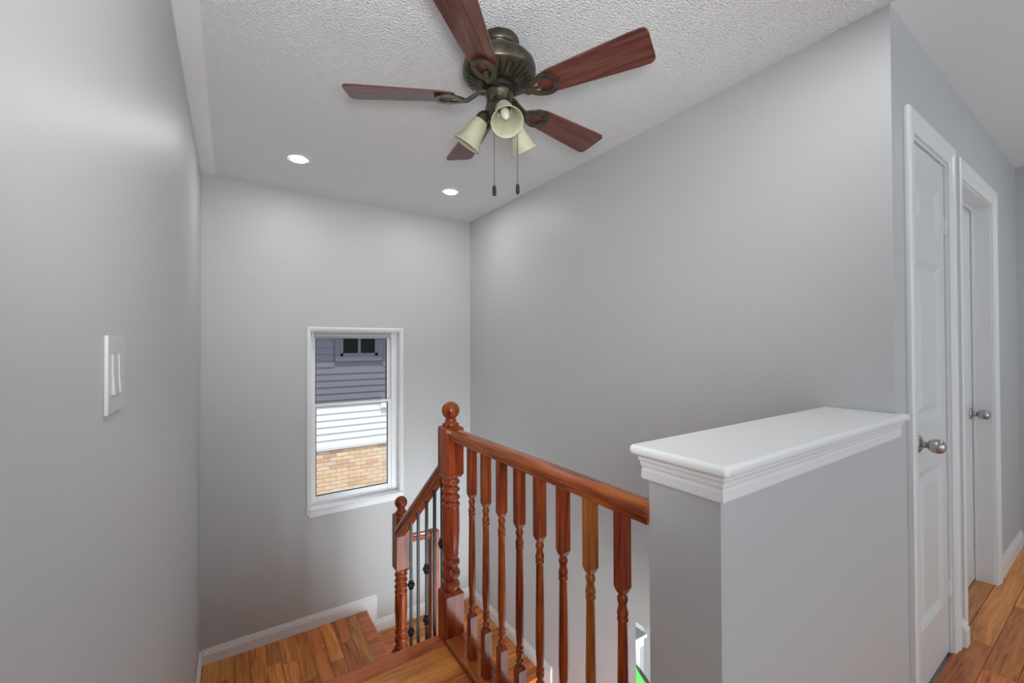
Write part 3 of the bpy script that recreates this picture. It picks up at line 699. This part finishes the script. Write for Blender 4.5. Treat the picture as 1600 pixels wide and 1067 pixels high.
# ------------------------------------------------------------------ ceiling fan
def fan():
    cx, cy = .838, 1.343
    f = empty('ceiling_fan', (cx, cy, CEIL)); tag(f, 'bronze ceiling fan with five red-brown wooden blades and three bell glass lights', 'ceiling fan')
    T0 = Matrix.Translation((cx, cy, 0))
    MB().lathe([(.0005,2.4385),(.074,2.4385),(.076,2.430),(.076,2.410),(.070,2.404),(.066,2.402),(.066,2.396),(.070,2.392),(.070,2.380),(.062,2.374),(.058,2.366),(.0005,2.366)], 40, T0, caps=False).build('canopy', 'bronze', f)
    hz = MB().lathe([(.0005,2.372),(.060,2.372),(.098,2.367),(.122,2.358),(.134,2.345),(.1375,2.332),(.1375,2.308),(.133,2.300),(.128,2.296),(.075,2.272),(.060,2.270),(.0005,2.270)], 48, T0, caps=False).build('motor_housing', 'bronze', f)
    vs = MB(); n = 30
    for k in range(n):
        a = 2*PI*k/n
        M = T0 @ Matrix.Rotation(a, 4, 'Z')
        def P(r, w): 
            z = 2.272+(r-.075)*(2.296-2.272)/(.128-.075)
            return M @ Vector((r, w, z-.0008))
        vs.add([P(.082,-.0028), P(.120,-.0042), P(.120,.0042), P(.082,.0028)], [(0,1,2,3)])
    so = vs.build('vent_slots', 'bronze_dark', hz); so['kind'] = 'stuff'
    MB().lathe([(.0005,2.270),(.058,2.270),(.062,2.264),(.062,2.250),(.056,2.246),(.050,2.244)], 36, T0, caps=False).build('flywheel', 'bronze_dark', f)
    MB().lathe([(.050,2.246),(.053,2.240),(.053,2.232),(.049,2.228),(.049,2.190),(.053,2.186),(.053,2.178),(.044,2.166),(.040,2.150),(.030,2.138),(.016,2.132),(.010,2.122),(.0005,2.120)], 36, T0, caps=False).build('switch_housing', 'bronze', f)
    # blades
    ZBL = 2.222; pitch = math.radians(-12)
    prof = []
    def halfw(t): return .046+.021*min(1, t*1.15)
    r0_, r1_ = .165, .560
    top = []
    N = 14
    for i in range(N+1):
        t = i/N; top.append((r0_+(r1_-r0_)*t, halfw(t)))
    # rounded corners
    cr = .022; w1 = halfw(1)
    outl = [(r0_+.0, -halfw(0)*.55), (r0_+.012, -halfw(0)*.85)]
    outl += [(r, -w) for r, w in top if r0_+.03 < r < r1_-cr-.004]
    outl += [(r1_-cr+cr*math.sin(a), -w1+cr-cr*math.cos(a)) for a in [math.radians(d) for d in range(0, 91, 15)]]
    outl += [(r1_-cr+cr*math.cos(a), w1-cr+cr*math.sin(a)) for a in [math.radians(d) for d in range(0, 91, 15)]]
    outl += [(r, w) for r, w in reversed(top) if r0_+.03 < r < r1_-cr-.004]
    outl += [(r0_+.012, halfw(0)*.85), (r0_, halfw(0)*.55)]
    bmesh_ = None
    flat = [(-.5,-.5),(.5,-.5),(.5,.5),(-.5,.5)]
    for k in range(5):
        a = math.radians(7.5+72*k)
        if bmesh_ is None:
            o = MB().prism(outl, -.003, .003).build('blade', 'blade_wood', None, bevel=.001, seg=1); bmesh_ = o.data
            # blade iron: stem + teardrop loop under the blade
            q = MB()
            sec = [(-.015,-.005),(.015,-.005),(.012,.005),(-.012,.005)]
            q.sweep([(.045,0,.024),(.075,0,.020),(.098,0,.004),(.120,0,-.010),(.142,0,-.012)], sec, smooth=False)
            loop = []
            for i in range(20):
                th = 2*PI*i/20
                loop.append((.185-.050*math.cos(th), .035*math.sin(th)*(1-.25*math.cos(th)), -.0095))
            q.sweep(loop, [(-.010,-.004),(.010,-.004),(.008,.004),(-.008,.004)], closed=True)
            q.sweep([(.140,0,-.0095),(.165,0,-.0095),(.178,0,-.0095)], [(-.006,-.003),(.006,-.003),(.006,.003),(-.006,.003)])
            q.lathe([(.0005,-.014),(.005,-.013),(.005,-.006)], 10, Matrix.Translation((.175,0,0)))
            q.lathe([(.0005,-.014),(.005,-.013),(.005,-.006)], 10, Matrix.Translation((.222,.012,0))); q.lathe([(.0005,-.014),(.005,-.013),(.005,-.006)], 10, Matrix.Translation((.222,-.012,0)))
            io = q.build('blade_iron', 'bronze', None, bevel=.002, seg=2); im = io.data
        else:
            o = bpy.data.objects.new('blade', bmesh_); COL.objects.link(o); io = bpy.data.objects.new('blade_iron', im); COL.objects.link(io)
            bb = io.modifiers.new('bevel', 'BEVEL'); bb.width = .002; bb.segments = 2; bb.limit_method = 'ANGLE'; bb.angle_limit = math.radians(40)
        R_ = Matrix.Translation((cx, cy, ZBL)) @ Matrix.Rotation(a, 4, 'Z') @ Matrix.Rotation(pitch, 4, 'X')
        o.matrix_world = R_; par(o, f); io.matrix_world = R_; par(io, f)
    # three lamps
    for az in (250, 130, 10):
        a = math.radians(az); tl = math.radians(55)
        d = Vector((math.cos(a)*math.cos(tl), math.sin(a)*math.cos(tl), -math.sin(tl)))
        base = Vector((cx+.060*math.cos(a), cy+.060*math.sin(a), 2.168))
        root = Vector((cx+.035*math.cos(a), cy+.035*math.sin(a), 2.182))
        arm = MB().sweep([root, (root+base)/2+Vector((0,0,.004)), base], [(.012*math.cos(2*PI*i/10), .012*math.sin(2*PI*i/10)) for i in range(10)], smooth=True)
        Mq = Matrix.Translation(base) @ d.to_track_quat('Z','Y').to_matrix().to_4x4()
        arm.lathe([(.0005,-.012),(.014,-.012),(.020,-.004),(.024,.004),(.0265,.018),(.0265,.026),(.020,.026)], 24, Mq)
        ao = arm.build('lamp_arm', 'bronze', f)
        sh = [(.024,.018),(.0265,.022),(.030,.034),(.0335,.050),(.0365,.070),(.040,.090),(.046,.108),(.053,.120),(.0565,.126),(.0545,.1265),(.051,.120),(.0445,.107),(.0385,.090),(.035,.070),(.032,.050),(.0285,.034),(.024,.024)]
        MB().lathe([(r*1.02, z) for r, z in sh], 36, Mq, caps=False).build('lamp_shade', 'alabaster', ao)
        MB().lathe([(.010,.020),(.012,.036),(.016,.050),(.0175,.062),(.016,.076),(.011,.090),(.005,.100),(.0006,.104)], 20, Mq).build('bulb', 'bulb', ao)
    # pull chains, hanging straight down from the switch housing
    for (px, py, zt_, zb_) in ((cx-.046, cy-.038, 2.20, 1.872), (cx+.046, cy-.053, 2.20, 1.892)):
        c = MB().lathe([(.0011, zb_), (.0011, zt_)], 6, Matrix.Translation((px, py, 0)))
        ux, uy = (cx-px), (cy-py); 
        c.sweep([(px, py, zt_), (px+ux*.35, py+uy*.35, zt_+.004)], [(-.0012,-.0012),(.0012,-.0012),(.0012,.0012),(-.0012,.0012)])
        co = c.build('pull_chain', 'chain', f)
        MB().lathe([(.0008,zb_+.003),(.004,zb_),(.0065,zb_-.006),(.0072,zb_-.016),(.0072,zb_-.030),(.0050,zb_-.036),(.0008,zb_-.037)], 12, Matrix.Translation((px, py, 0))).build('fob', 'chain', co)
fan()

# ------------------------------------------------------------------ glimpse of the lower storey
def lower():
    l = empty('storage_ledge', (2.27, 2.4, ZB)); tag(l, 'white-topped grey ledge on the lower storey seen past the last baluster', 'ledge')
    MB().box(1.975, 2.53, 2.11, 2.95, ZB, -.90).build('ledge_wall', 'wall_paint', l)
    MB().box(1.96, 2.565, 2.07, 2.95, -.865, -.84).build('ledge_board', 'trim_white', l, bevel=.005)
    MB().box(1.965, 2.55, 2.085, 2.95, -.93, -.865).build('moulding', 'trim_white', l, bevel=.01)
    # green bag hanging by a black strap on the face of the ledge
    b = empty('shoulder_bag', (2.45, 2.07, -1.5)); tag(b, 'bright green bag hanging by a black strap from the lower ledge', 'bag')
    m = MB(); n = 14
    outl = [(2.366,-.958),(2.375,-.950),(2.49,-1.125),(2.56,-1.25),(2.58,-1.42),(2.53,-1.50),(2.28,-1.50),(2.22,-1.42),(2.24,-1.22)]
    c = Vector((2.40, 0, -1.25)); k = len(outl); vs = []
    for s_, y in ((.94,2.078),(1,2.060),(1,2.035),(.90,2.018)): vs += [(c.x+(x-c.x)*s_, y, c.z+(z-c.z)*s_) for x, z in outl]
    fs = [tuple(range(k)), tuple(range(3*k,4*k))]+[(r*k+j, r*k+(j+1)%k, (r+1)*k+(j+1)%k, (r+1)*k+j) for r in range(3) for j in range(k)]
    m.add(vs, fs); m.build('bag_body', 'bag_green', b, bevel=.004)
    q = MB(); sec = [(-.011,-.002),(.011,-.002),(.011,.002),(-.011,.002)]
    q.sweep([(2.366,2.062,-.83),(2.372,2.060,-.86),(2.378,2.055,-.90),(2.372,2.050,-.955),(2.425,2.022,-1.02),(2.50,2.015,-1.13),(2.57,2.02,-1.26)], sec, upv=(0,1,0)); q.build('strap', 'strap_black', b)
    h = MB().lathe([(.004,0),(.004,.03),(.008,.032),(.008,.036)], 8, Matrix.Translation((2.366,2.085,-.84)) @ Matrix.Rotation(PI/2, 4, 'X'))
    tag(h.build('wall_hook', 'nickel'), 'small metal hook carrying the green bag strap', 'hook')
lower()
